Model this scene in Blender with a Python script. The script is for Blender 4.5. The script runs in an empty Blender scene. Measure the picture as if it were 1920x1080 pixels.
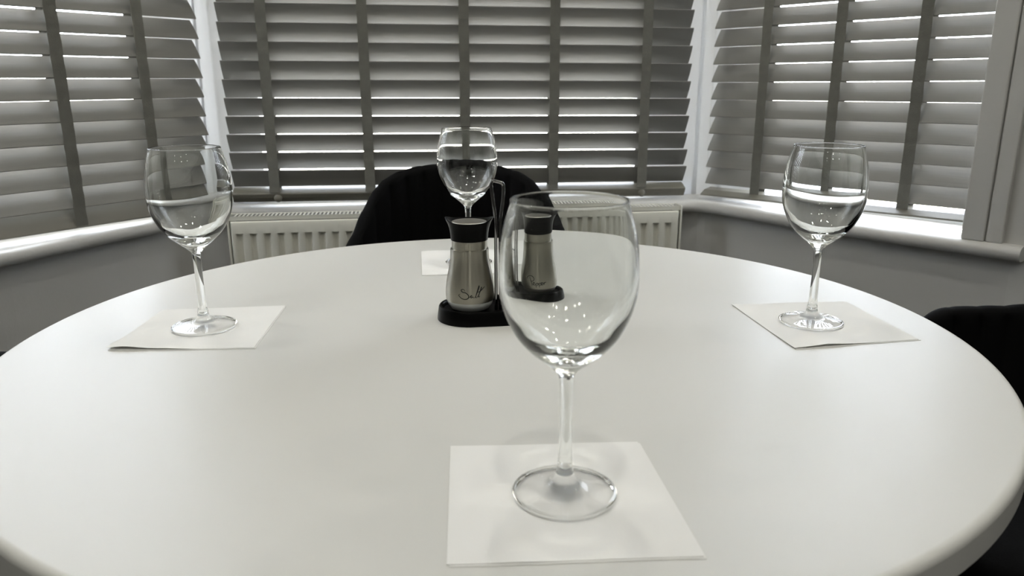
import bpy, bmesh, math, random
from math import sin, cos, pi, radians, sqrt, atan2, floor
from mathutils import Vector, Matrix, noise

random.seed(7)
sc = bpy.context.scene
C = sc.collection

# ------------------------------------------------------------------ camera
EYE = Vector((0, 0, 1.05))
F_PX, PITCH, ROLL = 1452.3, 0.2666, -0.0019
fwd = Vector((0, cos(PITCH), -sin(PITCH)))
up0 = Vector((0, sin(PITCH), cos(PITCH)))
rt0 = Vector((1, 0, 0))
right = cos(ROLL) * rt0 + sin(ROLL) * up0
up = -sin(ROLL) * rt0 + cos(ROLL) * up0
cam_d = bpy.data.cameras.new('camera')
cam = bpy.data.objects.new('camera', cam_d)
C.objects.link(cam)
m = Matrix((right, up, -fwd)).transposed().to_4x4()
m.translation = EYE
cam.matrix_world = m
cam_d.sensor_width = 36.0
cam_d.lens = F_PX * 36.0 / 1920.0
cam_d.clip_start = 0.02
cam_d.dof.use_dof = True
cam_d.dof.focus_distance = 1.0
cam_d.dof.aperture_fstop = 9.0
sc.camera = cam

# ------------------------------------------------------------------ world, exposure
SKY = 15.5
w = bpy.data.worlds.new('world')
sc.world = w
w.use_nodes = True
nt = w.node_tree
nt.nodes.clear()
wo = nt.nodes.new('ShaderNodeOutputWorld')
bg = nt.nodes.new('ShaderNodeBackground')
tc = nt.nodes.new('ShaderNodeTexCoord')
sx = nt.nodes.new('ShaderNodeSeparateXYZ')
rp = nt.nodes.new('ShaderNodeValToRGB')
mp = nt.nodes.new('ShaderNodeMapRange')
mp.inputs['From Min'].default_value = -1
mp.inputs['From Max'].default_value = 1
nt.links.new(tc.outputs['Generated'], sx.inputs[0])
nt.links.new(sx.outputs['Z'], mp.inputs['Value'])
nt.links.new(mp.outputs[0], rp.inputs[0])
rp.color_ramp.elements[0].position = 0.40
rp.color_ramp.elements[0].color = (0.62, 0.58, 0.50, 1)
rp.color_ramp.elements[1].position = 0.56
rp.color_ramp.elements[1].color = (0.82, 0.89, 1.0, 1)
e = rp.color_ramp.elements.new(0.49)
e.color = (0.60, 0.60, 0.57, 1)
nt.links.new(rp.outputs[0], bg.inputs['Color'])
bg.inputs['Strength'].default_value = SKY
nt.links.new(bg.outputs[0], wo.inputs[0])

vs = sc.view_settings
vs.view_transform = 'Standard'
vs.look = 'None'
vs.gamma = 1
vs.use_curve_mapping = False
vs.exposure = 0.30
cy = sc.cycles
cy.max_bounces = 16
cy.diffuse_bounces = 6
cy.glossy_bounces = 8
cy.transmission_bounces = 14
cy.transparent_max_bounces = 16
cy.caustics_reflective = True
cy.caustics_refractive = True
cy.blur_glossy = 0.3
cy.sample_clamp_indirect = 80.0

LAMP_W = 2.45         # watts of each recessed ceiling spot
LAMP_COL = (1.0, 0.975, 0.885)

# ------------------------------------------------------------------ materials
def mat(name, col, rough=0.5, metal=0.0, bump=None, var=None, spec=0.5, sheen=0.0, coat=0.0, aniso=0.0):
    m = bpy.data.materials.new(name)
    m.use_nodes = True
    n = m.node_tree
    p = n.nodes['Principled BSDF']
    p.inputs['Base Color'].default_value = (*col, 1)
    p.inputs['Roughness'].default_value = rough
    p.inputs['Metallic'].default_value = metal
    p.inputs['Specular IOR Level'].default_value = spec
    p.inputs['Sheen Weight'].default_value = sheen
    p.inputs['Coat Weight'].default_value = coat
    p.inputs['Anisotropic'].default_value = aniso
    t = n.nodes.new('ShaderNodeTexCoord')
    if var:
        sc_, amt, stretch = var
        mpn = n.nodes.new('ShaderNodeMapping')
        mpn.inputs['Scale'].default_value = stretch
        nz = n.nodes.new('ShaderNodeTexNoise')
        nz.inputs['Scale'].default_value = sc_
        nz.inputs['Detail'].default_value = 4
        mx = n.nodes.new('ShaderNodeMix')
        mx.data_type = 'RGBA'
        mx.inputs['A'].default_value = (*[c * (1 - amt) for c in col], 1)
        mx.inputs['B'].default_value = (*[min(1, c * (1 + amt)) for c in col], 1)
        n.links.new(t.outputs['Object'], mpn.inputs[0])
        n.links.new(mpn.outputs[0], nz.inputs['Vector'])
        n.links.new(nz.outputs['Fac'], mx.inputs['Factor'])
        n.links.new(mx.outputs['Result'], p.inputs['Base Color'])
    if bump:
        sc_, st, dist, stretch = bump
        mpn = n.nodes.new('ShaderNodeMapping')
        mpn.inputs['Scale'].default_value = stretch
        nz = n.nodes.new('ShaderNodeTexNoise')
        nz.inputs['Scale'].default_value = sc_
        nz.inputs['Detail'].default_value = 3
        b = n.nodes.new('ShaderNodeBump')
        b.inputs['Strength'].default_value = st
        b.inputs['Distance'].default_value = dist
        n.links.new(t.outputs['Object'], mpn.inputs[0])
        n.links.new(mpn.outputs[0], nz.inputs['Vector'])
        n.links.new(nz.outputs['Fac'], b.inputs['Height'])
        n.links.new(b.outputs[0], p.inputs['Normal'])
    return m

U1 = (1, 1, 1)
M = {}
M['table'] = mat('white_laminate', (0.645, 0.645, 0.62), 0.40, bump=(240, 0.03, 0.001, U1), spec=0.32)
M['table_edge'] = mat('white_table_underside', (0.6, 0.6, 0.57), 0.5)
M['napkin'] = mat('white_paper_tissue', (0.80, 0.80, 0.785), 0.95, bump=(900, 0.25, 0.0004, U1), spec=0.1)
M['wall'] = mat('grey_wall_paint', (0.50, 0.495, 0.475), 0.85, bump=(160, 0.12, 0.002, U1), spec=0.2)
M['wall_plain'] = mat('pale_room_paint', (0.30, 0.30, 0.29), 0.9, spec=0.2)
M['ceiling'] = mat('white_ceiling_paint', (0.80, 0.80, 0.79), 0.9, spec=0.2)
M['gloss_white'] = mat('white_gloss_paint', (0.52, 0.515, 0.495), 0.48, bump=(35, 0.35, 0.004, U1), spec=0.5)
M['upvc'] = mat('white_plastic_frame', (0.82, 0.83, 0.84), 0.35)
M['floor'] = mat('dark_carpet', (0.020, 0.020, 0.021), 0.95, bump=(600, 0.6, 0.004, U1), spec=0.1)
M['slat'] = mat('taupe_painted_slat', (0.195, 0.190, 0.177), 0.28, bump=(9, 0.10, 0.002, (0.6, 0.6, 60)), var=(9, 0.05, (0.7, 0.7, 50)))
M['rail'] = mat('taupe_painted_rail', (0.15, 0.142, 0.115), 0.42)
M['tape'] = mat('taupe_woven_tape', (0.16, 0.158, 0.138), 0.95, bump=(420, 0.6, 0.0015, U1), var=(60, 0.14, U1), spec=0.1)
M['radiator'] = mat('cream_enamel', (0.72, 0.71, 0.63), 0.30)
M['radiator_dark'] = mat('radiator_inner_fins', (0.08, 0.08, 0.07), 0.6)
M['velvet'] = mat('black_velvet', (0.0032, 0.0032, 0.0035), 0.85, sheen=0.012, spec=0.08, bump=(300, 0.2, 0.001, U1))
M['black_metal'] = mat('black_metal', (0.012, 0.012, 0.012), 0.4, metal=0.3)
M['black_plastic'] = mat('black_plastic', (0.003, 0.003, 0.003), 0.28, spec=0.06)
M['chrome'] = mat('chrome', (0.24, 0.24, 0.24), 0.05, metal=1)
M['steel'] = mat('brushed_steel', (0.34, 0.325, 0.275), 0.30, metal=1, aniso=0.93, bump=(60, 0.10, 0.0008, (1, 1, 0.02)))
_n = M['steel'].node_tree
_t = _n.nodes.new('ShaderNodeTangent')
_t.direction_type = 'RADIAL'
_t.axis = 'Z'
_n.nodes['Principled BSDF'].inputs['Anisotropic Rotation'].default_value = 0.25
_n.links.new(_t.outputs[0], _n.nodes['Principled BSDF'].inputs['Tangent'])
M['steel_plate'] = mat('perforated_steel_plate', (0.50, 0.49, 0.45), 0.32, metal=1, bump=(700, 0.5, 0.0006, U1))
M['ink'] = mat('black_printed_script', (0.004, 0.004, 0.004), 0.5)
M['salt'] = mat('white_salt_behind_glass', (0.62, 0.64, 0.62), 0.25, coat=1.0)
M['pepper'] = mat('ground_pepper_behind_glass', (0.10, 0.095, 0.085), 0.3, coat=1.0, var=(900, 0.5, U1))
M['bezel'] = mat('white_lamp_bezel', (0.8, 0.8, 0.8), 0.4)

g = bpy.data.materials.new('clear_glass')
g.use_nodes = True
n = g.node_tree
n.nodes.clear()
o_ = n.nodes.new('ShaderNodeOutputMaterial')
gb = n.nodes.new('ShaderNodeBsdfGlass')
gb.inputs['IOR'].default_value = 1.50
gb.inputs['Roughness'].default_value = 0.0
gb.inputs['Color'].default_value = (0.985, 0.99, 0.985, 1)
n.links.new(gb.outputs[0], o_.inputs[0])
M['glass'] = g

g = bpy.data.materials.new('window_glass')
g.use_nodes = True
n = g.node_tree
n.nodes.clear()
o_ = n.nodes.new('ShaderNodeOutputMaterial')
tr = n.nodes.new('ShaderNodeBsdfTransparent')
gl = n.nodes.new('ShaderNodeBsdfGlossy')
gl.inputs['Roughness'].default_value = 0.0
fr = n.nodes.new('ShaderNodeFresnel')
mx = n.nodes.new('ShaderNodeMixShader')
ge = n.nodes.new('ShaderNodeNewGeometry')        # a sheet reflects off its front faces only
inv_ = n.nodes.new('ShaderNodeMath')
inv_.operation = 'SUBTRACT'
inv_.inputs[0].default_value = 1.0
mul_ = n.nodes.new('ShaderNodeMath')
mul_.operation = 'MULTIPLY'
n.links.new(ge.outputs['Backfacing'], inv_.inputs[1])
n.links.new(inv_.outputs[0], mul_.inputs[0])
n.links.new(fr.outputs[0], mul_.inputs[1])
n.links.new(mul_.outputs[0], mx.inputs[0])
n.links.new(tr.outputs[0], mx.inputs[1])
n.links.new(gl.outputs[0], mx.inputs[2])
n.links.new(mx.outputs[0], o_.inputs[0])
M['pane'] = g

# ------------------------------------------------------------------ helpers
def finish(name, bm, m, parent=None, smooth=False, bevel=None, loc=None, auto=None):
    me = bpy.data.meshes.new(name)
    bm.normal_update()
    bm.to_mesh(me)
    bm.free()
    o = bpy.data.objects.new(name, me)
    C.objects.link(o)
    me.materials.append(m)
    if smooth:
        for p in me.polygons:
            p.use_smooth = True
    if auto is not None:
        me.set_sharp_from_angle(angle=radians(auto))
    if bevel:
        b = o.modifiers.new('bevel', 'BEVEL')
        b.width = bevel[0]
        b.segments = bevel[1]
        b.limit_method = 'ANGLE'
        b.angle_limit = radians(40)
    if parent:
        o.parent = parent
    if loc is not None:
        o.location = loc
    return o

def thing(name, label, cat, loc=(0, 0, 0), rotz=0.0, group=None):
    o = bpy.data.objects.new(name, None)
    C.objects.link(o)
    o.empty_display_size = 0.05
    o.location = loc
    o.rotation_euler = (0, 0, rotz)
    o['label'] = label
    o['category'] = cat
    if group:
        o['group'] = group
    return o

def structure(o, label=None):
    o['kind'] = 'structure'
    if label:
        o['label'] = label
    return o

def add_box(bm, x0, x1, y0, y1, z0, z1, f=None):
    f = f or (lambda x, y, z: Vector((x, y, z)))
    v = [bm.verts.new(f(x, y, z)) for z in (z0, z1) for y in (y0, y1) for x in (x0, x1)]
    for q in ((0, 2, 3, 1), (4, 5, 7, 6), (0, 1, 5, 4), (2, 6, 7, 3), (0, 4, 6, 2), (1, 3, 7, 5)):
        bm.faces.new([v[i] for i in q])

def add_prism(bm, pts, z0, z1):
    a = [bm.verts.new((x, y, z0)) for x, y in pts]
    b = [bm.verts.new((x, y, z1)) for x, y in pts]
    k = len(pts)
    bm.faces.new(a[::-1])
    bm.faces.new(b)
    for i in range(k):
        bm.faces.new((a[i], a[(i + 1) % k], b[(i + 1) % k], b[i]))

def add_lathe(bm, prof, seg=96, closed=False, center=(0, 0)):
    rings = []
    for r, z in prof:
        if r < 1e-6:
            rings.append([bm.verts.new((center[0], center[1], z))])
        else:
            rings.append([bm.verts.new((center[0] + r * cos(2 * pi * i / seg), center[1] + r * sin(2 * pi * i / seg), z)) for i in range(seg)])
    n_ = len(rings)
    for j in range(n_ if closed else n_ - 1):
        a, b = rings[j], rings[(j + 1) % n_]
        if len(a) == 1 and len(b) == 1:
            continue
        for i in range(seg):
            k = (i + 1) % seg
            if len(a) == 1:
                bm.faces.new((a[0], b[k], b[i]))
            elif len(b) == 1:
                bm.faces.new((a[i], a[k], b[0]))
            else:
                bm.faces.new((a[i], a[k], b[k], b[i]))

def spline(pts, k=6):
    """Catmull-Rom through the points"""
    out = []
    P = [Vector(p) for p in pts]
    P = [P[0] * 2 - P[1]] + P + [P[-1] * 2 - P[-2]]
    for i in range(1, len(P) - 2):
        for j in range(k):
            t = j / k
            a, b, c, d = P[i - 1], P[i], P[i + 1], P[i + 2]
            out.append(0.5 * ((2 * b) + (c - a) * t + (2 * a - 5 * b + 4 * c - d) * t * t + (3 * b - a - 3 * c + d) * t ** 3))
    out.append(P[-2])
    return out

def add_tube(bm, pts, r, seg=10, caps=True):
    pts = [Vector(p) for p in pts]
    rr = r if isinstance(r, (list, tuple)) else [r] * len(pts)
    rings = []
    nrm = None
    for i, p in enumerate(pts):
        t = (pts[min(i + 1, len(pts) - 1)] - pts[max(i - 1, 0)]).normalized()
        if nrm is None:
            nrm = t.orthogonal().normalized()
        nrm = (nrm - t * nrm.dot(t)).normalized()
        b = t.cross(nrm)
        rings.append([bm.verts.new(p + rr[i] * (cos(2 * pi * k / seg) * nrm + sin(2 * pi * k / seg) * b)) for k in range(seg)])
    for a, b in zip(rings, rings[1:]):
        for k in range(seg):
            bm.faces.new((a[k], a[(k + 1) % seg], b[(k + 1) % seg], b[k]))
    if caps:
        bm.faces.new(rings[0][::-1])
        bm.faces.new(rings[-1])

def V2(x, y):
    return Vector((x, y))

# ------------------------------------------------------------------ bay geometry (plan)
class Plane:
    """a window plane: s runs left to right, out runs towards the street, z up"""
    def __init__(self, p0, p1):
        self.p0 = V2(*p0)
        self.d = (V2(*p1) - self.p0).normalized()
        self.o = V2(-self.d.y, self.d.x)
    def __call__(self, s, out, z):
        q = self.p0 + self.d * s + self.o * out
        return Vector((q.x, q.y, z))
    def xy(self, s, out):
        return self.p0 + self.d * s + self.o * out

WL = Plane((-0.978, 1.517), (-0.729, 1.892))
WC = Plane((-0.702, 1.935), (0.4716, 2.090))
WR = Plane((0.521, 2.094), (0.967, 1.619))

def meet(A, oa, B, ob):
    p, d = A.xy(0, oa), A.d
    q, e_ = B.xy(0, ob), B.d
    k = (q - p)
    t = (k.x * e_.y - k.y * e_.x) / (d.x * e_.y - d.y * e_.x)
    return p + d * t

SILL_Z = 0.730
HEAD_Z = 2.12
CEIL_Z = 2.45
FR = 0.075                    # frame's inner face, behind the blind
FD = 0.062                    # frame depth
kLC_in, kCR_in = meet(WL, FR, WC, FR), meet(WC, FR, WR, FR)
kLC_out, kCR_out = meet(WL, FR + FD, WC, FR + FD), meet(WC, FR + FD, WR, FR + FD)
L_END, R_END = -0.30, 0.671

# sill: one bowed board with a rounded nose
front = [(-1.137, 1.100), (-1.02, 1.275), (-0.945, 1.397), (-0.904, 1.486), (-0.868, 1.568), (-0.833, 1.645), (-0.798, 1.705),
         (-0.756, 1.785), (-0.715, 1.865), (-0.655, 1.907), (-0.377, 1.925), (0.0, 1.957), (0.302, 1.985), (0.42, 1.999),
         (0.475, 1.992), (0.520, 1.950), (0.555, 1.899), (0.633, 1.790), (0.725, 1.672), (0.812, 1.572), (0.895, 1.487), (0.955, 1.420)]
front = [V2(p.x, p.y) * 1.0256 for p in spline([(x, y, 0) for x, y in front], 4)]
def normals2(pts):
    out = []
    for i in range(len(pts)):
        t = (pts[min(i + 1, len(pts) - 1)] - pts[max(i - 1, 0)]).normalized()
        out.append(V2(-t.y, t.x))       # towards the street
    return out
fn = normals2(front)
bm = bmesh.new()
T = 0.030
sect = []
for k in range(9):
    a = radians(90 - 180 * k / 8)
    sect.append((0.012 - 0.015 * cos(a), SILL_Z - T / 2 + T / 2 * sin(a)))
rows = []
for i, (p, q) in enumerate(zip(front, fn)):
    col = [bm.verts.new((p.x + q.x * 0.055, p.y + q.y * 0.055, SILL_Z)), bm.verts.new((p.x + q.x * 0.0135, p.y + q.y * 0.0135, SILL_Z))]
    for off, z in sect:
        col.append(bm.verts.new((p.x + q.x * off, p.y + q.y * off, z)))
    col.append(bm.verts.new((p.x + q.x * 0.055, p.y + q.y * 0.055, SILL_Z - T)))
    rows.append(col)
for a, b in zip(rows, rows[1:]):
    for k in range(len(a) - 1):
        bm.faces.new((a[k], a[k + 1], b[k + 1], b[k]))
bm.faces.new(rows[0])
bm.faces.new(rows[-1][::-1])
# board behind the nose, back to the frames
back = [WL.xy(L_END - 0.12, FR + 0.01), V2(*kLC_in), V2(*kCR_in), WR.xy(R_END + 0.02, FR + 0.01)]
inner = [p + q * 0.055 for p, q in zip(front, fn)]
cut = len(inner)
board = [v for v in inner[:-8]]
top = [bm.verts.new((p.x, p.y, SILL_Z)) for p in board + back[::-1]]
f_ = bm.faces.new(top[::-1])
bot = [bm.verts.new((p.x, p.y, SILL_Z - T)) for p in board + back[::-1]]
bm.faces.new(bot)
bmesh.ops.remove_doubles(bm, verts=bm.verts, dist=1e-5)
bmesh.ops.recalc_face_normals(bm, faces=bm.faces)
sill = structure(finish('trim_1', bm, M['gloss_white'], smooth=True, auto=40), 'white gloss-painted window sill with rounded nose running round the bay')

# walls under the sill (thick, follow the sill)
def wall_strip(name, pts, z0, z1, thick, m, label):
    nn = normals2(pts)
    bm = bmesh.new()
    rows = []
    for p, q in zip(pts, nn):
        a = p
        b = p + q * thick
        rows.append([bm.verts.new((a.x, a.y, z0)), bm.verts.new((a.x, a.y, z1)), bm.verts.new((b.x, b.y, z1)), bm.verts.new((b.x, b.y, z0))])
    for a, b in zip(rows, rows[1:]):
        for k in range(4):
            bm.faces.new((a[k], b[k], b[(k + 1) % 4], a[(k + 1) % 4]))
    bm.faces.new(rows[0])
    bm.faces.new(rows[-1][::-1])
    bmesh.ops.recalc_face_normals(bm, faces=bm.faces)
    return structure(finish(name, bm, m), label)

WT = 0.20
wl = [WL.xy(L_END - 0.10, -0.060), WL.xy(0.425, -0.010)]
wa = [p + q * 0.034 for p, q in zip(front, fn)]
iA = min(range(len(front)), key=lambda i: (front[i] - V2(-0.718, 1.933)).length)
iB = min(range(len(front)), key=lambda i: (front[i] - V2(0.487, 2.043)).length)
wall_strip('wall_bay_left', wa[:iA + 1], 0, SILL_Z - T, WT, M['wall'], 'grey painted wall under the left bay window')
wall_strip('wall_bay_centre', wa[iA:iB + 1], 0, SILL_Z - T, WT, M['wall'], 'grey painted wall behind the radiator')
endR = WR.xy(0.79, -0.075)
wall_strip('wall_bay_right', wa[iB:-1] + [endR], 0, SILL_Z - T, WT, M['wall'], 'grey painted wall under the right bay window')

# walls beside the bay, and the rest of the room
def wall_box(name, a, b, out, z0, z1, m, label):
    a, b = V2(*a), V2(*b)
    t = (b - a).normalized()
    q = V2(-t.y, t.x) * out
    bm = bmesh.new()
    add_prism(bm, [a, b, b + q, a + q], z0, z1)
    bmesh.ops.recalc_face_normals(bm, faces=bm.faces)
    return structure(finish(name, bm, m), label)

WALL_OFF = -0.075
rA, rB = WR.xy(R_END + 0.03, WALL_OFF), WR.xy(1.55, WALL_OFF)
bm = bmesh.new()
add_prism(bm, [WR.xy(0.79, WALL_OFF), rB, WR.xy(1.55, WALL_OFF + WT), WR.xy(0.79, WALL_OFF + WT)], 0, CEIL_Z)
add_prism(bm, [WR.xy(R_END, WALL_OFF), WR.xy(0.79, WALL_OFF), WR.xy(0.79, WALL_OFF + WT + 0.1), WR.xy(R_END, WALL_OFF + WT + 0.1)], SILL_Z, CEIL_Z)
bmesh.ops.recalc_face_normals(bm, faces=bm.faces)
structure(finish('wall_right', bm, M['wall']), 'grey painted wall to the right of the bay')
lA, lB = WL.xy(L_END - 0.95, -0.07), WL.xy(L_END - 0.10, -0.07)
bm = bmesh.new()
add_prism(bm, [lA, lB, WL.xy(L_END - 0.10, 0.2), WL.xy(L_END - 0.95, 0.2)], 0, CEIL_Z)
bmesh.ops.recalc_face_normals(bm, faces=bm.faces)
structure(finish('wall_left', bm, M['wall']), 'grey painted wall to the left of the bay')
XL, XR, YB = -2.3, 2.3, -3.4
wall_box('wall_far_left', (lA.x, lA.y), (XL, lA.y), -0.15, 0, CEIL_Z, M['wall_plain'], 'pale wall beside the bay on the left')
wall_box('wall_far_right', (rB.x, rB.y), (XR, rB.y), 0.15, 0, CEIL_Z, M['wall_plain'], 'pale wall beside the bay on the right')
wall_box('wall_side_left', (XL, YB), (XL, lA.y + 0.15), 0.15, 0, CEIL_Z, M['wall_plain'], 'pale side wall of the room on the left')
wall_box('wall_side_right', (XR, YB), (XR, rB.y + 0.15), -0.15, 0, CEIL_Z, M['wall_plain'], 'pale side wall of the room on the right')
wall_box('wall_behind', (XL - 0.15, YB), (XR + 0.15, YB), -0.15, 0, CEIL_Z, M['wall_plain'], 'pale wall behind the camera')
bm = bmesh.new()
add_box(bm, XL - 0.2, XR + 0.2, YB - 0.2, 2.6, -0.1, 0)
structure(finish('floor', bm, M['floor']), 'dark carpeted floor under the table')
bm = bmesh.new()
add_box(bm, XL - 0.2, XR + 0.2, YB - 0.2, 2.6, CEIL_Z, CEIL_Z + 0.12)
structure(finish('ceiling', bm, M['ceiling']), 'white ceiling with recessed spots')
# lintel over the three windows
bm = bmesh.new()
inn = [WL.xy(L_END - 0.12, -0.02), meet(WL, -0.03, WC, -0.03), meet(WC, -0.03, WR, -0.03), WR.xy(R_END + 0.02, -0.02)]
out_ = [WL.xy(L_END - 0.12, 0.2), meet(WL, 0.2, WC, 0.2), meet(WC, 0.2, WR, 0.2), WR.xy(R_END + 0.02, 0.2)]
add_prism(bm, inn + out_[::-1], HEAD_Z, CEIL_Z)
bmesh.ops.recalc_face_normals(bm, faces=bm.faces)
structure(finish('wall_bay_top', bm, M['wall']), 'grey wall over the bay windows')

# casing at the right end of the bay, standing on the sill
bm = bmesh.new()
c0, c1, c2 = R_END - 0.004, R_END + 0.038, R_END + 0.070
f1 = lambda s, o, z: WR(s, o, z)
add_box(bm, c0, c1, -0.091, FR + 0.02, SILL_Z, HEAD_Z + 0.05, f1)
add_box(bm, c1 + 0.0025, c2, -0.088, -0.065, SILL_Z, HEAD_Z + 0.05, f1)
add_box(bm, c1 - 0.002, c1 + 0.004, -0.082, -0.068, SILL_Z, HEAD_Z + 0.05, f1)
bmesh.ops.recalc_face_normals(bm, faces=bm.faces)
structure(finish('trim_2', bm, M['gloss_white'], bevel=(0.004, 3)), 'white painted window casing standing on the right end of the sill')
bm = bmesh.new()
add_box(bm, L_END - 0.12, L_END, -0.085, FR + 0.02, SILL_Z, HEAD_Z, lambda s, o, z: WL(s, o, z))
bmesh.ops.recalc_face_normals(bm, faces=bm.faces)
structure(finish('trim_3', bm, M['gloss_white'], bevel=(0.004, 3)), 'white painted window casing at the left end of the bay')

# ------------------------------------------------------------------ windows
def window(idx, W, sa, sb, label, mull, fb=0.032, wl_=0.045, wr_=0.045):
    root = bpy.data.objects.new('window_%d' % idx, None)
    C.objects.link(root)
    root['kind'] = 'structure'
    root['label'] = label
    P = W.xy(sa, FR)
    root.location = (P.x, P.y, SILL_Z)
    inv = Matrix.Translation(-root.location)
    f = lambda s, o, z: inv @ W(s, o, z)
    z0, z1 = SILL_Z, HEAD_Z
    bm = bmesh.new()
    add_box(bm, sa, sb, FR, FR + FD, z0, z0 + fb, f)
    add_box(bm, sa, sb, FR, FR + FD, z1 - 0.05, z1, f)
    add_box(bm, sa, sa + wl_, FR, FR + FD, z0, z1, f)
    add_box(bm, sb - wr_, sb, FR, FR + FD, z0, z1, f)
    for s in mull:
        add_box(bm, s - 0.03, s + 0.03, FR + 0.004, FR + FD - 0.004, z0, z1, f)
    bmesh.ops.recalc_face_normals(bm, faces=bm.faces)
    finish('frame', bm, M['upvc'], root)
    bm = bmesh.new()
    add_box(bm, sa + 0.02, sb - 0.02, FR + 0.030, FR + 0.034, z0 + 0.02, z1 - 0.03, f)
    bmesh.ops.recalc_face_normals(bm, faces=bm.faces)
    finish('pane', bm, M['pane'], root)
lenC = (kCR_in - kLC_in).length
sLC_L = (kLC_in - WL.p0).dot(WL.d)
sLC_C = (kLC_in - WC.p0).dot(WC.d)
sCR_C = (kCR_in - WC.p0).dot(WC.d)
sCR_R = (kCR_in - WR.p0).dot(WR.d)
window(1, WL, L_END, sLC_L - 0.03, 'left window of the bay behind its blind', [], 0.05, 0.045, sLC_L - 0.03 - 0.36)
window(2, WC, sLC_C + 0.03, sCR_C - 0.03, 'centre window of the bay behind its blind', [], 0.045, 0.07 - sLC_C - 0.03, sCR_C - 0.03 - 1.07)
window(3, WR, sCR_R + 0.03, R_END, 'right window of the bay behind its blind', [], 0.022, 0.095 - sCR_R - 0.03, 0.03)
print('CORNERS', sLC_L, sLC_C, sCR_C, sCR_R)
def post(name, A, B, ki, ko, sa, sb, label):
    bm = bmesh.new()
    add_prism(bm, [A.xy(sa - 0.045, FR), ki, B.xy(sb + 0.045, FR), B.xy(sb + 0.045, FR + FD), ko, A.xy(sa - 0.045, FR + FD)], SILL_Z - 0.002, HEAD_Z)
    bmesh.ops.recalc_face_normals(bm, faces=bm.faces)
    structure(finish(name, bm, M['upvc'], bevel=(0.003, 2)), label)
post('trim_4', WL, WC, kLC_in, kLC_out, sLC_L, sLC_C, 'white corner post between the left and centre windows')
post('trim_5', WC, WR, kCR_in, kCR_out, sCR_C, sCR_R, 'white corner post between the centre and right windows')

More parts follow.
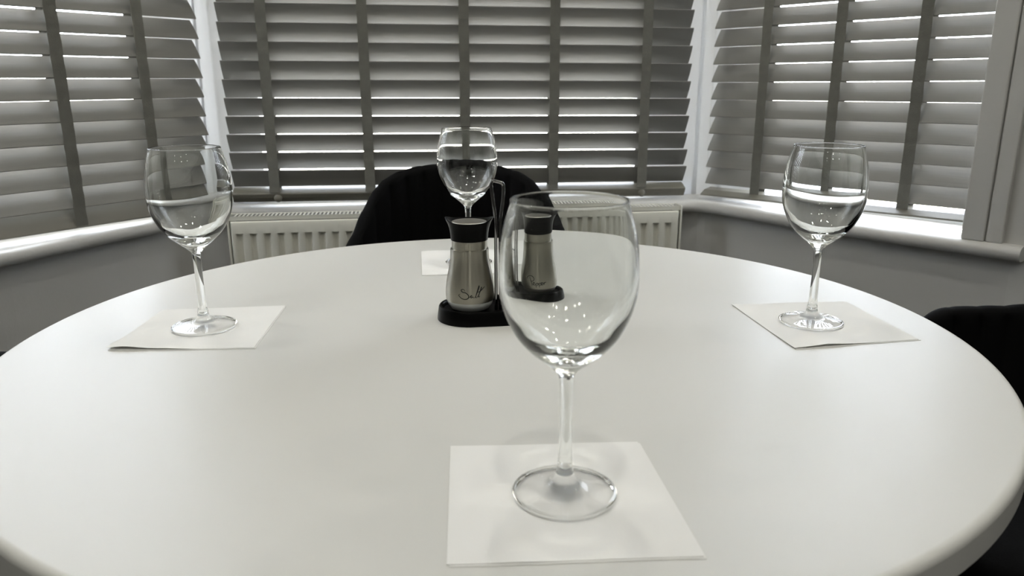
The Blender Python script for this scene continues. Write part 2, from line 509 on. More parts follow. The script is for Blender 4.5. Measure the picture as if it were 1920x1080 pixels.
# ------------------------------------------------------------------ blinds
PITCHZ = 0.044
def blind(W, s0, s1, z_of, nmin, nmax, tapes, inner_up, label, rail, knobs):
    """z_of(s): height of the room-side edge of slat 0; slats step down by PITCHZ"""
    org = W(s0, 0, SILL_Z)
    root = thing('venetian_blind', label, 'blind', org, 0, 'wooden venetian blinds in the bay')
    f = lambda s, o, z: W(s, o, z) - org
    tilt = radians(32 if inner_up else 33.5)
    wd, th = 0.050, 0.0026
    bm = bmesh.new()
    for k in range(nmin, nmax + 1):
        jig = random.uniform(-1, 1) * radians(0.8)
        a = tilt + jig
        ring0, ring1 = [], []
        n5 = 6
        prof = []
        for side in (0, 1):
            for j in range(n5 + 1):
                t = j / n5 if side == 0 else 1 - j / n5
                crown = 0.0016 * (1 - (2 * t - 1) ** 2)
                off = crown + (0 if side == 0 else -th)
                # t from room edge to street edge
                yo = t * wd * sin(a)
                zo = (-1 if inner_up else 1) * t * wd * cos(a)
                # face normal towards the room
                ny, nz = -cos(a), (-1 if inner_up else 1) * sin(a)
                prof.append((yo + ny * off, zo + nz * off))
        e0 = random.uniform(-0.0015, 0.0015)
        for s, ring in ((s0 + e0, ring0), (s1 + e0, ring1)):
            zb = z_of(s) - PITCHZ * k
            for yo, zo in prof:
                ring.append(bm.verts.new(f(s, yo, zb + zo)))
        q = len(prof)
        for i in range(q):
            bm.faces.new((ring0[i], ring0[(i + 1) % q], ring1[(i + 1) % q], ring1[i]))
        bm.faces.new(ring0[::-1])
        bm.faces.new(ring1)
    bmesh.ops.recalc_face_normals(bm, faces=bm.faces)
    finish('slats', bm, M['slat'], root, smooth=True, auto=35)
    zr = z_of((s0 + s1) / 2)
    # bottom rail: cross-section given as (out, dz) about the rail line
    bm = bmesh.new()
    pr, zrail = rail
    r0 = [bm.verts.new(f(s0 - 0.002, o_, zrail(s0) + dz)) for o_, dz in pr]
    r1 = [bm.verts.new(f(s1 + 0.002, o_, zrail(s1) + dz)) for o_, dz in pr]
    q = len(pr)
    for i in range(q):
        bm.faces.new((r0[i], r0[(i + 1) % q], r1[(i + 1) % q], r1[i]))
    bm.faces.new(r0[::-1])
    bm.faces.new(r1)
    bmesh.ops.recalc_face_normals(bm, faces=bm.faces)
    finish('bottom_rail', bm, M['rail'], root, bevel=(0.0025, 2))
    for st in tapes:
        for side in (0, 1):
            bm = bmesh.new()
            prev = None
            ztop = z_of(st) - PITCHZ * nmin + 0.01
            zbot = zrail(st) + (0.002 if not inner_up else 0.026)
            n_ = int((ztop - zbot) / 0.011)
            for j in range(n_ + 1):
                z = ztop + (zbot - ztop) * j / n_
                ph = ((z_of(st) - z) / PITCHZ) % 1.0
                bulge = -0.0016 - 0.0012 * sin(pi * ph) if side == 0 else wd * sin(tilt) + 0.002
                wob = 0.0009 * noise.noise(Vector((st * 9, z * 30, side))) + 0.0012 * (ph - 0.5) * (1 if j % 2 else 0.6)
                hw = 0.0125 + 0.0006 * noise.noise(Vector((st * 5, z * 55, 3)))
                cur = [bm.verts.new(f(st - hw + wob, bulge, z)), bm.verts.new(f(st + hw + wob, bulge, z)),
                       bm.verts.new(f(st + hw + wob, bulge + 0.0008, z)), bm.verts.new(f(st - hw + wob, bulge + 0.0008, z))]
                if prev:
                    for i in range(4):
                        bm.faces.new((prev[i], prev[(i + 1) % 4], cur[(i + 1) % 4], cur[i]))
                else:
                    bm.faces.new(cur)
                prev = cur
            bm.faces.new(prev[::-1])
            bmesh.ops.recalc_face_normals(bm, faces=bm.faces)
            finish('ladder_tape', bm, M['tape'], root, smooth=False)
    for sk, zk in knobs:
        bm = bmesh.new()
        add_lathe(bm, [(0, 0.0045), (0.004, 0.0042), (0.0075, 0.003), (0.0095, 0.0012), (0.0100, 0.0), (0.0100, -0.002)], 24)
        rot = Matrix.Rotation(radians(90), 4, 'X')
        ang = atan2(W.d.y, W.d.x)
        bmesh.ops.transform(bm, matrix=Matrix.Rotation(ang, 4, 'Z') @ rot, verts=bm.verts)
        bmesh.ops.transform(bm, matrix=Matrix.Translation(f(sk, 0.0005, zk)), verts=bm.verts)
        k_ = finish('tape_button', bm, M['rail'], root, smooth=True)
    return root

zC = lambda s: 1.2198 - 0.0063 * s
zL = lambda s: 1.1823 - 0.0040 * s
zR = lambda s: 1.2118 + 0.0087 * s
railC = ([(0.011, 0.0), (0.003, 0.012), (-0.001, 0.0225), (0.001, 0.0240), (0.034, 0.0365), (0.038, 0.010)], lambda s: 0.7435 - 0.0063 * s)
railL = ([(0.0, 0.0), (-0.003, 0.002), (0.020, 0.045), (0.026, 0.043), (0.010, 0.004)], lambda s: 0.7425 - 0.0040 * s)
railR = ([(-0.019, 0.0), (-0.019, 0.0035), (0.0, 0.0145), (0.030, 0.0190), (0.030, 0.0150), (0.0, 0.0075)], lambda s: 0.7405 + 0.017 * s)
TOPN = -20
blind(WL, -0.285, 0.451, zL, TOPN, 9, [-0.06, 0.1215, 0.303], False,
      'grey-taupe venetian blind with cloth tapes in the left bay window', railL, [])
blind(WC, 0.002, 1.180, zC, TOPN, 9, [0.1055, 0.343, 0.589, 0.818, 1.0575], True,
      'wide taupe venetian blind in the centre window above the radiator', railC,
      [(0.112, 0.7535), (0.350, 0.752), (0.592, 0.7505), (0.820, 0.749), (1.060, 0.7475)])
blind(WR, 0.002, 0.650, zR, TOPN, 10, [0.150, 0.333, 0.515], False,
      'grey-taupe venetian blind in the right window, its bottom rail tilted open', railR, [])

# ------------------------------------------------------------------ radiator
RO = -0.112                     # front panel plane, towards the room from the blind plane
ra, rb = 0.010, 1.132
org = WC(0.57, RO + 0.05, 0.13)
rad = thing('radiator', 'cream white panel radiator with top grille under the centre window', 'radiator', org)
f = lambda s, o, z: WC(s, o, z) - org
bm = bmesh.new()
zt = 0.7155
cols = []
pt = 0.0323
n_r = 34
s = ra + 0.006
cols = [(ra + 0.004, 0.004, 0.004), (ra + 0.007, 0.0, 0.0)]
base_s = 0.0215
for i in range(n_r):
    c_ = base_s + pt * i
    if c_ + 0.022 > rb - 0.004:
        break
    for ds, d1 in ((0.0, 0.0), (0.0035, 0.0015), (0.0065, 0.0075), (0.0100, 0.0085), (0.0150, 0.0085), (0.0180, 0.0070), (0.0205, 0.0015), (0.0235, 0.0)):
        cols.append((c_ + ds, 0.0, d1))
cols += [(rb - 0.008, 0.0, 0.0), (rb - 0.005, 0.004, 0.004)]
zc = 0.6858
zrows = [(zt - 0.004, 'edge'), (zt - 0.0005, 'rim'), (zt - 0.006, 'flat'), (zc + 0.002, 'flat'), (zc - 0.001, 'deep'), (0.20, 'deep'), (0.197, 'flat'), (0.155, 'flat')]
zrows = [(zt - 0.002, 0.014), (zt, 0.006), (zt - 0.002, 0.001), (zt - 0.006, 0.0), (zc + 0.001, 0.0), (zc - 0.0015, None), (0.20, None), (0.195, 0.0), (0.155, 0.0)]
prev = None
for z, o_ in zrows:
    row = []
    for s_, flat, deep in cols:
        if o_ is None:
            d_ = deep
        else:
            d_ = max(o_, flat)
        row.append(bm.verts.new(f(s_, RO + d_, z)))
    if prev:
        for i in range(len(row) - 1):
            bm.faces.new((prev[i], prev[i + 1], row[i + 1], row[i]))
    prev = row
bmesh.ops.recalc_face_normals(bm, faces=bm.faces)
fp = finish('front_panel', bm, M['radiator'], rad, smooth=True, auto=28)
sd = fp.modifiers.new('thick', 'SOLIDIFY')
sd.thickness = 0.0012
sd.offset = 0
bm = bmesh.new()
add_box(bm, ra + 0.01, rb - 0.01, RO + 0.040, RO + 0.046, 0.155, zt - 0.004, f)
add_box(bm, ra + 0.03, rb - 0.03, RO + 0.016, RO + 0.036, 0.17, 0.69, f)
bmesh.ops.recalc_face_normals(bm, faces=bm.faces)
finish('rear_panel', bm, M['radiator_dark'], rad)
bm = bmesh.new()
zg = 0.7278
g0, g1 = RO + 0.004, RO + 0.052
add_box(bm, ra, rb, g0, g0 + 0.004, zg - 0.001, zg, f)
add_box(bm, ra, rb, g0, g0 + 0.0012, zg - 0.010, zg, f)
add_box(bm, ra, rb, g1 - 0.008, g1, zg - 0.001, zg, f)
s = ra + 0.012
while s < rb - 0.012:
    add_box(bm, s, s + 0.0040, g0 + 0.003, g1 - 0.007, zg - 0.0012, zg - 0.0002, f)
    s += 0.0095
bmesh.ops.recalc_face_normals(bm, faces=bm.faces)
finish('top_grille', bm, M['radiator'], rad)
for sa in (ra - 0.004, rb - 0.001):
    bm = bmesh.new()
    add_box(bm, sa, sa + 0.005, RO + 0.002, g1, 0.155, zg + 0.0015, f)
    bmesh.ops.recalc_face_normals(bm, faces=bm.faces)
    finish('side_panel', bm, M['radiator'], rad, bevel=(0.0015, 2))

# ------------------------------------------------------------------ table
TC = V2(-0.0234, 0.9114)
TR, TT = 0.560, 0.030
table = thing('dining_table', 'round white dining table with a satin top and rounded edge', 'table', (TC.x, TC.y, 0))
bm = bmesh.new()
zt = 0.75
prof = [(0, zt), (0.2, zt), (0.4, zt), (TR - 0.0075, zt), (TR - 0.0068, zt), (TR - 0.0045, zt - 0.0004), (TR - 0.0023, zt - 0.0016), (TR - 0.0008, zt - 0.0036), (TR, zt - 0.0062), (TR, zt - 0.0068),
        (TR, zt - TT + 0.0028), (TR, zt - TT + 0.002), (TR - 0.002, zt - TT), (TR - 0.003, zt - TT), (0.3, zt - TT), (0, zt - TT)]
add_lathe(bm, prof, 256)
bmesh.ops.recalc_face_normals(bm, faces=bm.faces)
finish('tabletop', bm, M['table'], table, smooth=True, auto=60)
bm = bmesh.new()
add_lathe(bm, [(0, 0.719), (0.16, 0.719), (0.16, 0.709), (0.06, 0.69), (0.045, 0.60), (0.04, 0.35), (0.05, 0.12), (0.075, 0.05), (0.08, 0.03), (0, 0.03)], 64)
bmesh.ops.recalc_face_normals(bm, faces=bm.faces)
finish('pedestal', bm, M['table_edge'], table, smooth=True, auto=50)
bm = bmesh.new()
add_lathe(bm, [(0, 0.032), (0.09, 0.030), (0.24, 0.018), (0.29, 0.010), (0.30, 0.0), (0, 0.0)], 96)
bmesh.ops.recalc_face_normals(bm, faces=bm.faces)
finish('base', bm, M['table_edge'], table, smooth=True, auto=50)

# ------------------------------------------------------------------ napkins
TZ = 0.7502
def napkin(corners, label, seed, curl=None):
    a, b, c, d = [V2(*p) for p in corners]      # back left, back right, front right, front left
    ctr = (a + b + c + d) / 4
    root = thing('paper_napkin', label, 'napkin', (ctr.x, ctr.y, TZ), 0, 'folded square paper napkins under the wine glasses')
    for layer in (0, 1):
        bm = bmesh.new()
        N_ = 28
        rows = []
        sh = V2(0.0018, -0.0016) if layer == 0 else V2(0, 0)
        for j in range(N_ + 1):
            row = []
            for i in range(N_ + 1):
                u, v = i / N_, j / N_
                p = (d * (1 - u) + c * u) * (1 - v) + (a * (1 - u) + b * u) * v - ctr + sh
                # edges of real paper are never quite straight
                wv = 0.0008 * sin(v * 5 + seed) * (1 - abs(2 * u - 1)) + 0.0006 * sin(u * 6 + seed * 2)
                p = p + V2(wv * 0.5, wv)
                edge = min(u, v, 1 - u, 1 - v)
                h = 0.0003 + 0.0005 * layer + (0.0010 if layer else 0.0002) * max(0, noise.noise(Vector((u * 3.2, v * 3.2, seed)))) * (1 - math.exp(-((u - .5) ** 2 + (v - .5) ** 2) * 30))
                if curl and layer:
                    cu, cv, amt = curl
                    h += amt * max(0, 1 - sqrt((u - cu) ** 2 + (v - cv) ** 2) / 0.5) ** 2
                row.append(bm.verts.new((p.x, p.y, h)))
            rows.append(row)
        for j in range(N_):
            for i in range(N_):
                bm.faces.new((rows[j][i], rows[j][i + 1], rows[j + 1][i + 1], rows[j + 1][i]))
        o = finish('ply', bm, M['napkin'], root)
        s_ = o.modifiers.new('thick', 'SOLIDIFY')
        s_.thickness = 0.00025
        s_.offset = -1
    return root

napkin([(-0.052, 0.592), (0.106, 0.599), (0.123, 0.436), (-0.042, 0.428)], 'white square paper napkin nearest the camera, under the front wine glass', 1.3)
napkin([(-0.466, 0.988), (-0.308, 1.007), (-0.296, 0.837), (-0.462, 0.832)], 'white paper napkin under the left wine glass, near corner slightly lifted', 4.1, (0.12, 0.0, 0.004))
napkin([(0.298, 1.008), (0.458, 1.022), (0.478, 0.862), (0.321, 0.831)], 'white paper napkin under the right wine glass, by the black chair', 7.7, (0.25, 0.0, 0.003))
napkin([(-0.161, 1.344), (-0.003, 1.362), (0.017, 1.190), (-0.140, 1.172)], 'white paper napkin at the far side, behind the salt shaker', 9.2)

# ------------------------------------------------------------------ wine glasses
def smooth_prof(p, k=6):
    return [(v.x, v.y) for v in spline([(r, z, 0) for r, z in p], k)]

bowl_out = [(0.0398, 0.2186), (0.0405, 0.2147), (0.0436, 0.2040), (0.0461, 0.1922), (0.0476, 0.1795), (0.0482, 0.1668), (0.0474, 0.1536),
            (0.0441, 0.1405), (0.0383, 0.1275), (0.0335, 0.1202), (0.0270, 0.1130), (0.0195, 0.1066), (0.0120, 0.1005), (0.0068, 0.0955)]
bowl_in = [(0.0, 0.1080), (0.0050, 0.1086), (0.0110, 0.1107), (0.0185, 0.1150), (0.0262, 0.1203), (0.0318, 0.1258), (0.0362, 0.1320), (0.0418, 0.1430), (0.0451, 0.1548),
           (0.0461, 0.1668), (0.0457, 0.1795), (0.0444, 0.1922), (0.0421, 0.2040), (0.0391, 0.2150), (0.0386, 0.2186)]
def glass_proto():
    root = thing('wine_glass', '', 'wine glass', (0, 0, 0), 0, 'four clear wine glasses on napkins')
    bm = bmesh.new()
    po = smooth_prof(bowl_out, 6)
    pi_ = smooth_prof(bowl_in, 6)
    rim = [(0.0388, 0.2191), (0.0392, 0.2193), (0.0396, 0.2191)]
    prof = pi_ + rim + po
    add_lathe(bm, prof, 128)
    bmesh.ops.recalc_face_normals(bm, faces=bm.faces)
    # normals must point out of the solid: outside face at the belly points away from the axis
    def orient(bm, test_z, test_r):
        f0 = min(bm.faces, key=lambda q: abs(q.calc_center_median().z - test_z) + abs(q.calc_center_median().xy.length - test_r))
        c_ = f0.calc_center_median()
        if f0.normal.xy.dot(c_.xy) < 0:
            bmesh.ops.reverse_faces(bm, faces=bm.faces)
    bm.normal_update()
    orient(bm, 0.167, 0.0482)
    a = finish('bowl', bm, M['glass'], root, smooth=True)
    bm = bmesh.new()
    st = smooth_prof([(0.0068, 0.0955), (0.0054, 0.0925), (0.0048, 0.086), (0.0046, 0.075), (0.0046, 0.055), (0.0050, 0.035), (0.0055, 0.0235)], 5)
    add_lathe(bm, st, 64)
    bm.normal_update()
    orient(bm, 0.06, 0.0046)
    b = finish('stem', bm, M['glass'], root, smooth=True)
    bm = bmesh.new()
    ft = [(0.0055, 0.0235), (0.0061, 0.0215), (0.0064, 0.0195), (0.0066, 0.0170), (0.0082, 0.0130), (0.0104, 0.0098), (0.0150, 0.0072), (0.0220, 0.0056), (0.0300, 0.0042),
          (0.0360, 0.0032), (0.0381, 0.0026), (0.0386, 0.0018), (0.0384, 0.0008), (0.0374, 0.0002), (0.0350, 0.0002), (0.0300, 0.0012), (0.0200, 0.0024), (0.0100, 0.0031), (0.0, 0.0033)]
    add_lathe(bm, smooth_prof(ft, 5)[:-1] + [(0.0, 0.0033)], 128)
    bm.normal_update()
    orient(bm, 0.0018, 0.0386)
    c_ = finish('foot', bm, M['glass'], root, smooth=True)
    c_.data.materials.append(M['pane'])      # the flat plate of the foot does not bend light
    for p in c_.data.polygons:
        r_ = p.center.xy.length
        if r_ < 0.0362 and (r_ > 0.0135 or p.center.z < 0.004):
            p.material_index = 1
    return root
def put_glass(root, x, y, label):
    root.location = (x, y, TZ + 0.0018)
    root['label'] = label
def copy_tree(o, parent=None):
    c_ = o.copy()
    C.objects.link(c_)
    c_.parent = parent
    for ch in list(o.children):
        k_ = copy_tree(ch, c_)
        k_.matrix_parent_inverse = ch.matrix_parent_inverse.copy()
    return c_
gp = glass_proto()
spots = [(0.0386, 0.5145, 'large clear wine glass nearest the camera, in front of the pepper shaker'),
         (-0.3810, 0.9135, 'clear wine glass standing on the left napkin, before the left blind'),
         (0.3752, 0.9275, 'clear wine glass standing on the right napkin, before the right blind'),
         (-0.0715, 1.2525, 'clear wine glass at the far side, partly hidden behind the salt shaker')]
for ch_ in gp.children:
    ch_.cycles.is_caustics_caster = True
for o_ in list(C.objects):
    if o_.name.startswith('tabletop') or o_.name.startswith('ply'):
        o_.cycles.is_caustics_receiver = True
for i, (x, y, lb) in enumerate(spots):
    put_glass(gp if i == 0 else copy_tree(gp), x, y, lb)

# ------------------------------------------------------------------ salt and pepper caddy
CA = radians(8.0)
SA = V2(-0.0535, 0.955)
ax = V2(cos(CA), sin(CA))
HB = 0.0395
PE = SA + ax * (2 * HB)
CC = (SA + PE) / 2
caddy = thing('condiment_caddy', 'black tray caddy with a chrome loop handle holding the salt and pepper shakers', 'caddy', (CC.x, CC.y, TZ), CA)
def stadium(hl, r, n_=28):
    pts = []
    for k in range(n_ + 1):
        a = -pi / 2 + pi * k / n_
        pts.append((hl + r * cos(a), r * sin(a)))
    for k in range(n_ + 1):
        a = pi / 2 + pi * k / n_
        pts.append((-hl + r * cos(a), r * sin(a)))
    return pts
bm = bmesh.new()
lv = [(0.0425, 0.0), (0.0425, 0.002), (0.0405, 0.016), (0.0395, 0.0178), (0.0380, 0.0182), (0.0365, 0.0175), (0.0355, 0.0155), (0.0350, 0.0120)]
rings = []
for r, z in lv:
    rings.append([bm.verts.new((x, y, z)) for x, y in stadium(HB, r)])
for a, b in zip(rings, rings[1:]):
    k = len(a)
    for i in range(k):
        bm.faces.new((a[i], a[(i + 1) % k], b[(i + 1) % k], b[i]))
bm.faces.new(rings[0][::-1])
bm.faces.new(rings[-1])
bmesh.ops.recalc_face_normals(bm, faces=bm.faces)
finish('tray', bm, M['black_plastic'], caddy, smooth=True, auto=45)
bm = bmesh.new()
hp = [(-0.0028, -0.010, 0.012), (-0.0028, -0.010, 0.060), (-0.0028, -0.010, 0.100), (-0.0032, -0.010, 0.128), (-0.0050, -0.010, 0.146), (-0.0072, -0.009, 0.166),
      (-0.0078, -0.008, 0.172), (-0.0060, -0.007, 0.1762), (-0.001, -0.006, 0.1755), (0.0040, -0.006, 0.1740), (0.0070, -0.006, 0.1720), (0.0078, -0.006, 0.166), (0.0070, -0.007, 0.155), (0.0048, -0.008, 0.138),
      (0.0033, -0.009, 0.124), (0.0026, -0.010, 0.100), (0.0026, -0.010, 0.060), (0.0026, -0.010, 0.012)]
add_tube(bm, [v - Vector((0.0045, 0, 0)) for v in spline(hp, 6)], 0.0021, 14)
bmesh.ops.recalc_face_normals(bm, faces=bm.faces)
finish('handle', bm, M['chrome'], caddy, smooth=True)

bodyP = [(0.0300, 0.0135), (0.0306, 0.0137), (0.0309, 0.016), (0.0312, 0.0220), (0.0305, 0.0320), (0.0289, 0.043), (0.0265, 0.055), (0.0246, 0.067), (0.0241, 0.0785), (0.0239, 0.0795), (0.0222, 0.0800)]
def radius_at(z):
    q = sorted([(z_, r_) for r_, z_ in smooth_prof(bodyP[2:9], 8)])
    for (z0, r0), (z1, r1) in zip(q, q[1:]):
        if z <= z1:
            return r0 + (r1 - r0) * max(0, (z - z0)) / max(1e-6, z1 - z0)
    return q[-1][1]

def shaker(name, p, rot, label, strokes, fill, word, ink=0.00048):
    root = thing(name, label, 'shaker', (p.x, p.y, TZ + 0.0122), rot)
    bm = bmesh.new()
    add_lathe(bm, [(0, 0.0), (0.018, 0.0), (0.0225, 0.001), (0.0262, 0.004), (0.0286, 0.0085), (0.0299, 0.0125), (0.0299, 0.016), (0.0, 0.016)], 72)
    bmesh.ops.recalc_face_normals(bm, faces=bm.faces)
    finish('glass_base', bm, fill, root, smooth=True, auto=50)
    bm = bmesh.new()
    add_lathe(bm, [(0.0300, 0.0135)] + smooth_prof(bodyP[1:9], 6) + bodyP[9:], 96)
    bmesh.ops.recalc_face_normals(bm, faces=bm.faces)
    finish('body', bm, M['steel'], root, smooth=True, auto=50)
    bm = bmesh.new()
    add_lathe(bm, [(0.0223, 0.0795), (0.0223, 0.0925), (0.0, 0.0925)], 72)
    bmesh.ops.recalc_face_normals(bm, faces=bm.faces)
    finish('collar', bm, M['steel'], root, smooth=True, auto=50)
    # black lid, flared, with a pouring spout on either side
    bm = bmesh.new()
    lp = [(0.0228, 0.0905, 0), (0.0232, 0.0905, 0), (0.0234, 0.093, 0), (0.0236, 0.098, 0.05), (0.0243, 0.1045, 0.2), (0.0256, 0.1102, 0.5), (0.0272, 0.1150, 1.0), (0.0268, 0.1157, 1.0), (0.0245, 0.1147, 0.8), (0.0225, 0.1132, 0.3), (0.0215, 0.1127, 0.0)]
    seg = 96
    rings = []
    for r, z, k in lp:
        ring = []
        for i in range(seg):
            a = 2 * pi * i / seg
            sp = abs(cos(a)) ** 6
            rr = r + 0.0030 * sp * k
            zz = z + (0.0032 * sp - 0.0020 * (1 - sp) * 0.8) * k
            ring.append(bm.verts.new((rr * cos(a), rr * sin(a), zz)))
        rings.append(ring)
    for a, b in zip(rings, rings[1:]):
        for i in range(seg):
            bm.faces.new((a[i], a[(i + 1) % seg], b[(i + 1) % seg], b[i]))
    bm.faces.new(rings[-1])
    bmesh.ops.recalc_face_normals(bm, faces=bm.faces)
    lid = finish('lid', bm, M['black_plastic'], root, smooth=True, auto=50)
    bm = bmesh.new()
    add_lathe(bm, [(0, 0.1143), (0.012, 0.1142), (0.0205, 0.1137), (0.0220, 0.1131), (0.0220, 0.1125)], 64)
    for v in bm.verts:
        v.co.y *= 0.94
    bmesh.ops.recalc_face_normals(bm, faces=bm.faces)
    finish('shaker_plate', bm, M['steel_plate'], lid, smooth=True)
    # script lettering follows the curve of the steel
    bm = bmesh.new()
    for st in strokes:
        pts = spline([(x, z, 0) for x, z in st], 5)
        tube = []
        for q in pts:
            R_ = radius_at(q.y) + 0.00003
            ang = q.x / R_
            tube.append((R_ * sin(ang), -R_ * cos(ang), q.y))
        nn = len(tube)
        rr = [ink * (0.45 + 0.55 * sin(pi * (i + 0.5) / nn)) for i in range(nn)]
        add_tube(bm, tube, rr, 6)
    bmesh.ops.recalc_face_normals(bm, faces=bm.faces)
    t_ = finish('lettering', bm, M['ink'], root, smooth=True)
    t_['label'] = 'black script word ' + word
    return root

def px_strokes(L, cx, cy, k, z0):
    return [[((x - cx) / k / 1000.0, z0 - (y - cy) / k / 1000.0) for x, y in st] for st in L]
salt_px = [[(592, 325), (575, 300), (545, 293), (520, 305), (520, 328), (550, 348), (600, 358), (640, 385), (662, 420), (655, 455), (625, 478), (580, 484), (530, 472), (495, 448), (468, 418), (470, 400), (492, 392)],
           [(655, 455), (680, 440), (705, 415), (722, 408), (705, 425), (700, 445), (715, 452), (735, 435), (742, 440), (752, 452), (775, 452)],
           [(775, 452), (800, 415), (835, 335), (862, 265), (864, 232), (850, 262), (825, 340), (798, 420), (795, 455), (812, 455)],
           [(812, 455), (845, 420), (885, 345), (918, 258), (895, 310), (862, 390), (848, 430), (858, 448), (878, 425)],
           [(818, 350), (868, 345), (915, 315), (985, 262)]]
salt_st = px_strokes(salt_px, 665, 500, 15.2, 0.0195)
pep_px = [[(0, 0), (30, 60), (60, 150), (75, 230)],
          [(-60, 60), (-75, 20), (-30, -20), (50, -35), (120, -10), (140, 40), (110, 80), (50, 95), (20, 85)],
          [(75, 190), (120, 175), (150, 140), (130, 115), (105, 140), (110, 185), (145, 200), (180, 165)],
          [(180, 140), (190, 200), (200, 270)], [(190, 165), (220, 130), (248, 150), (238, 190), (205, 200)],
          [(240, 185), (268, 140), (280, 200), (292, 265)], [(276, 165), (305, 125), (335, 145), (325, 185), (292, 195)],
          [(325, 180), (360, 165), (380, 135), (362, 112), (340, 135), (345, 175), (375, 190), (405, 150)],
          [(405, 150), (415, 115), (420, 150), (425, 185)], [(418, 150), (435, 122), (465, 112), (485, 120)]]
pep_st = px_strokes(pep_px, 225, 120, 17.5, 0.0255)
shaker('salt_shaker', SA, radians(0), 'brushed steel salt shaker with black lid and the word Salt, left in the caddy', salt_st, M['salt'], 'Salt', 0.00058)
shaker('pepper_shaker', PE, radians(-2), 'brushed steel pepper shaker with black lid and the word Pepper, right in the caddy', pep_st, M['pepper'], 'Pepper', 0.00062)

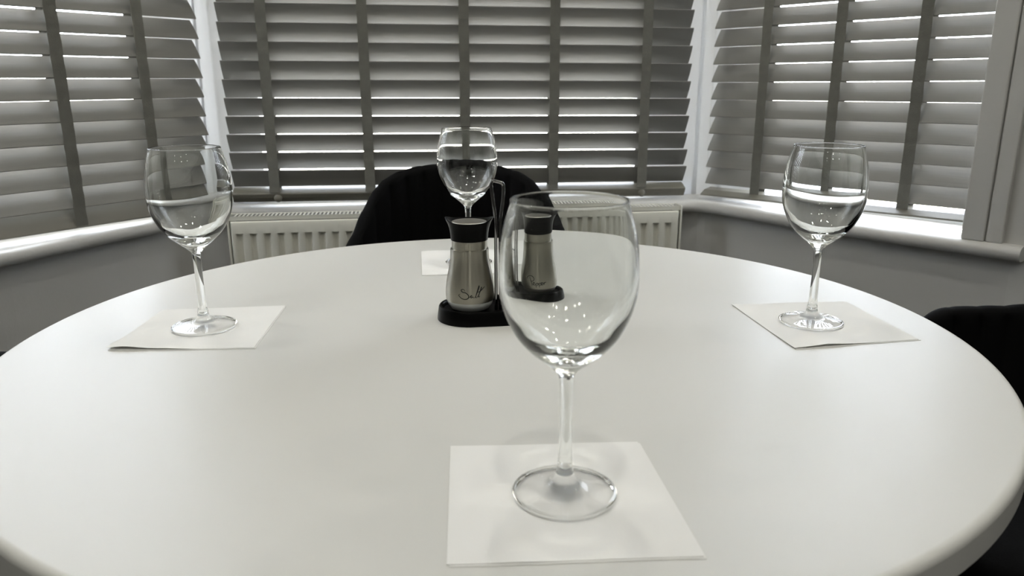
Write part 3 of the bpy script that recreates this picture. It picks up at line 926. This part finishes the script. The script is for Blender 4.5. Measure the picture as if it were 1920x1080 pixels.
# ------------------------------------------------------------------ chairs
def lerp_tab(T_, x):
    for (x0, y0), (x1, y1) in zip(T_, T_[1:]):
        if x <= x1:
            t = (x - x0) / (x1 - x0)
            t = t * t * (3 - 2 * t) * 0.3 + t * 0.7
            return y0 + (y1 - y0) * t
    return T_[-1][1]
TOP = [(0, 0.8680), (10, 0.8672), (20, 0.8645), (30, 0.8555), (37, 0.8430), (43, 0.8200), (49, 0.7820), (55, 0.7390), (60, 0.7150), (68, 0.6960), (80, 0.6880), (90, 0.6860)]
CW, CD, CY = 0.27, 0.32, 0.32
def chair_proto():
    root = thing('dining_chair', '', 'chair', (0, 0, 0), 0, 'black velvet tub dining chairs')
    # columns along the wrap: (plan x, plan y, normal, top height)
    cols = []
    N1 = 132
    arm = 0.11
    # arc-length parameter over the half ellipse plus straight arms
    import itertools
    samples = []
    for k in range(0, 721):
        ph = radians(-90 + 180 * k / 720)
        samples.append((CW * sin(ph), CY - CD * (1 - cos(ph)), math.degrees(ph)))
    samples = [(-CW, -arm * (1 - j / 40), -90 - 1.0 * (40 - j)) for j in range(40)] + samples + [(CW, -arm * (j + 1) / 40, 90 + (j + 1)) for j in range(40)]
    Ls = [0]
    for a, b in zip(samples, samples[1:]):
        Ls.append(Ls[-1] + math.hypot(b[0] - a[0], b[1] - a[1]))
    tot = Ls[-1]
    nrib = 26
    per = 8
    NC = nrib * per
    j = 0
    for i in range(NC + 1):
        L_ = tot * i / NC
        while j < len(Ls) - 2 and Ls[j + 1] < L_:
            j += 1
        t = (L_ - Ls[j]) / max(1e-9, Ls[j + 1] - Ls[j])
        a, b = samples[j], samples[min(j + 1, len(samples) - 1)]
        x, y, ph = [a[q] + (b[q] - a[q]) * t for q in range(3)]
        ap = abs(ph)
        if ap <= 90:
            h = lerp_tab(TOP, ap)
        else:
            e_ = (ap - 90) / 40
            h = 0.686 - 0.10 * e_ ** 3
        if ap <= 90:
            nx, ny = sin(radians(ph)) / CW, cos(radians(ph)) / CD
        else:
            nx, ny = (1 if ph > 0 else -1), 0
        l_ = math.hypot(nx, ny)
        rib = abs(sin(pi * i / per))
        cols.append((x, y, nx / l_, ny / l_, h, rib ** 0.6))
    bm = bmesh.new()
    th = 0.034
    zb = 0.41
    grid = []
    NV = 16
    for x, y, nx, ny, h, rib in cols:
        col = []
        def at(off, z):
            tp = 1.0 if z > 0.68 else 1 - 0.17 * ((0.68 - z) / 0.27) ** 1.3
            return bm.verts.new(((x + nx * off) * tp, (y + ny * off) * tp, z))
        for k in range(NV):
            z = zb + (h - 0.017 - zb) * k / (NV - 1)
            col.append(at(0.0 - 0.0 + 0.004 * (rib - 1), z))
        for k in range(1, 6):
            a = pi * k / 6
            col.append(at(-th / 2 + th / 2 * cos(a), h - 0.017 + 0.017 * sin(a) + 0.0015 * (rib - 1)))
        for k in range(NV):
            z = h - 0.017 - (h - 0.017 - zb) * k / (NV - 1)
            col.append(at(-th + 0.006 * (1 - rib), z))
        grid.append(col)
    for a, b in zip(grid, grid[1:]):
        q = len(a)
        for k in range(q):
            bm.faces.new((a[k], a[(k + 1) % q], b[(k + 1) % q], b[k]))
    bm.faces.new(grid[0][::-1])
    bm.faces.new(grid[-1])
    bmesh.ops.recalc_face_normals(bm, faces=bm.faces)
    finish('backrest', bm, M['velvet'], root, smooth=True, auto=80)
    # seat cushion
    bm = bmesh.new()
    secs = [(0.90, 0.395), (0.98, 0.405), (1.0, 0.43), (1.0, 0.455), (0.985, 0.473), (0.93, 0.484), (0.7, 0.49), (0.35, 0.492)]
    rings = []
    for k_, z in secs:
        ring = []
        for i in range(72):
            a = 2 * pi * i / 72
            c_, s_ = cos(a), sin(a)
            r_ = (abs(c_) ** 3.2 + abs(s_) ** 3.2) ** (-1 / 3.2)
            ring.append(bm.verts.new((0.208 * k_ * r_ * c_, 0.005 + 0.215 * k_ * r_ * s_, z)))
        rings.append(ring)
    for a, b in zip(rings, rings[1:]):
        for i in range(72):
            bm.faces.new((a[i], a[(i + 1) % 72], b[(i + 1) % 72], b[i]))
    bm.faces.new(rings[0][::-1])
    bm.faces.new(rings[-1])
    bmesh.ops.recalc_face_normals(bm, faces=bm.faces)
    finish('seat', bm, M['velvet'], root, smooth=True, auto=60)
    for sx_, sy_ in ((-1, -1), (1, -1), (-1, 1), (1, 1)):
        bm = bmesh.new()
        add_tube(bm, [(0.15 * sx_, 0.15 * sy_, 0.40), (0.21 * sx_, 0.21 * sy_, 0.0)], [0.014, 0.009], 16)
        finish('leg', bm, M['black_metal'], root, smooth=True, auto=60)
    return root
ch = chair_proto()
chairs = [(-0.115, 1.40, 0, 'black velvet tub chair behind the table, its round channelled back in front of the radiator'),
          (0.742, 0.962, radians(-90), 'black velvet tub chair right of the table, only part of its side showing'),
          (-0.712, 0.752, radians(90), 'black velvet tub chair at the left edge of the table, almost out of view')]
for i, (x, y, rz, lb) in enumerate(chairs):
    o = ch if i == 0 else copy_tree(ch)
    o.location = (x, y, 0)
    o.rotation_euler = (0, 0, rz)
    o['label'] = lb

# ------------------------------------------------------------------ recessed ceiling spots
def downlight():
    root = thing('ceiling_spotlight', 'small round recessed ceiling spotlight with a white bezel', 'ceiling light', (0, 0, CEIL_Z), 0, 'recessed ceiling spots')
    bm = bmesh.new()
    add_lathe(bm, [(0.051, -0.001), (0.053, -0.004), (0.058, -0.004), (0.060, 0.0)], 48)
    bmesh.ops.recalc_face_normals(bm, faces=bm.faces)
    finish('bezel', bm, M['bezel'], root, smooth=True)
    ld = bpy.data.lights.new('lamp', 'AREA')
    ld.shape = 'DISK'
    ld.size = 0.10
    ld.energy = LAMP_W
    ld.color = LAMP_COL
    ld.spread = radians(150)
    lo = bpy.data.objects.new('lamp', ld)
    C.objects.link(lo)
    lo.parent = root
    lo.location = (0, 0, -0.006)
    ld.cycles.is_caustics_light = True
    return root
dl = downlight()
first = True
for y in (1.15, 0.05, -1.05, -2.15):
    for x in (-1.0, 0.05, 1.1):
        o = dl if first else copy_tree(dl)
        first = False
        o.location = (x, y, CEIL_Z)
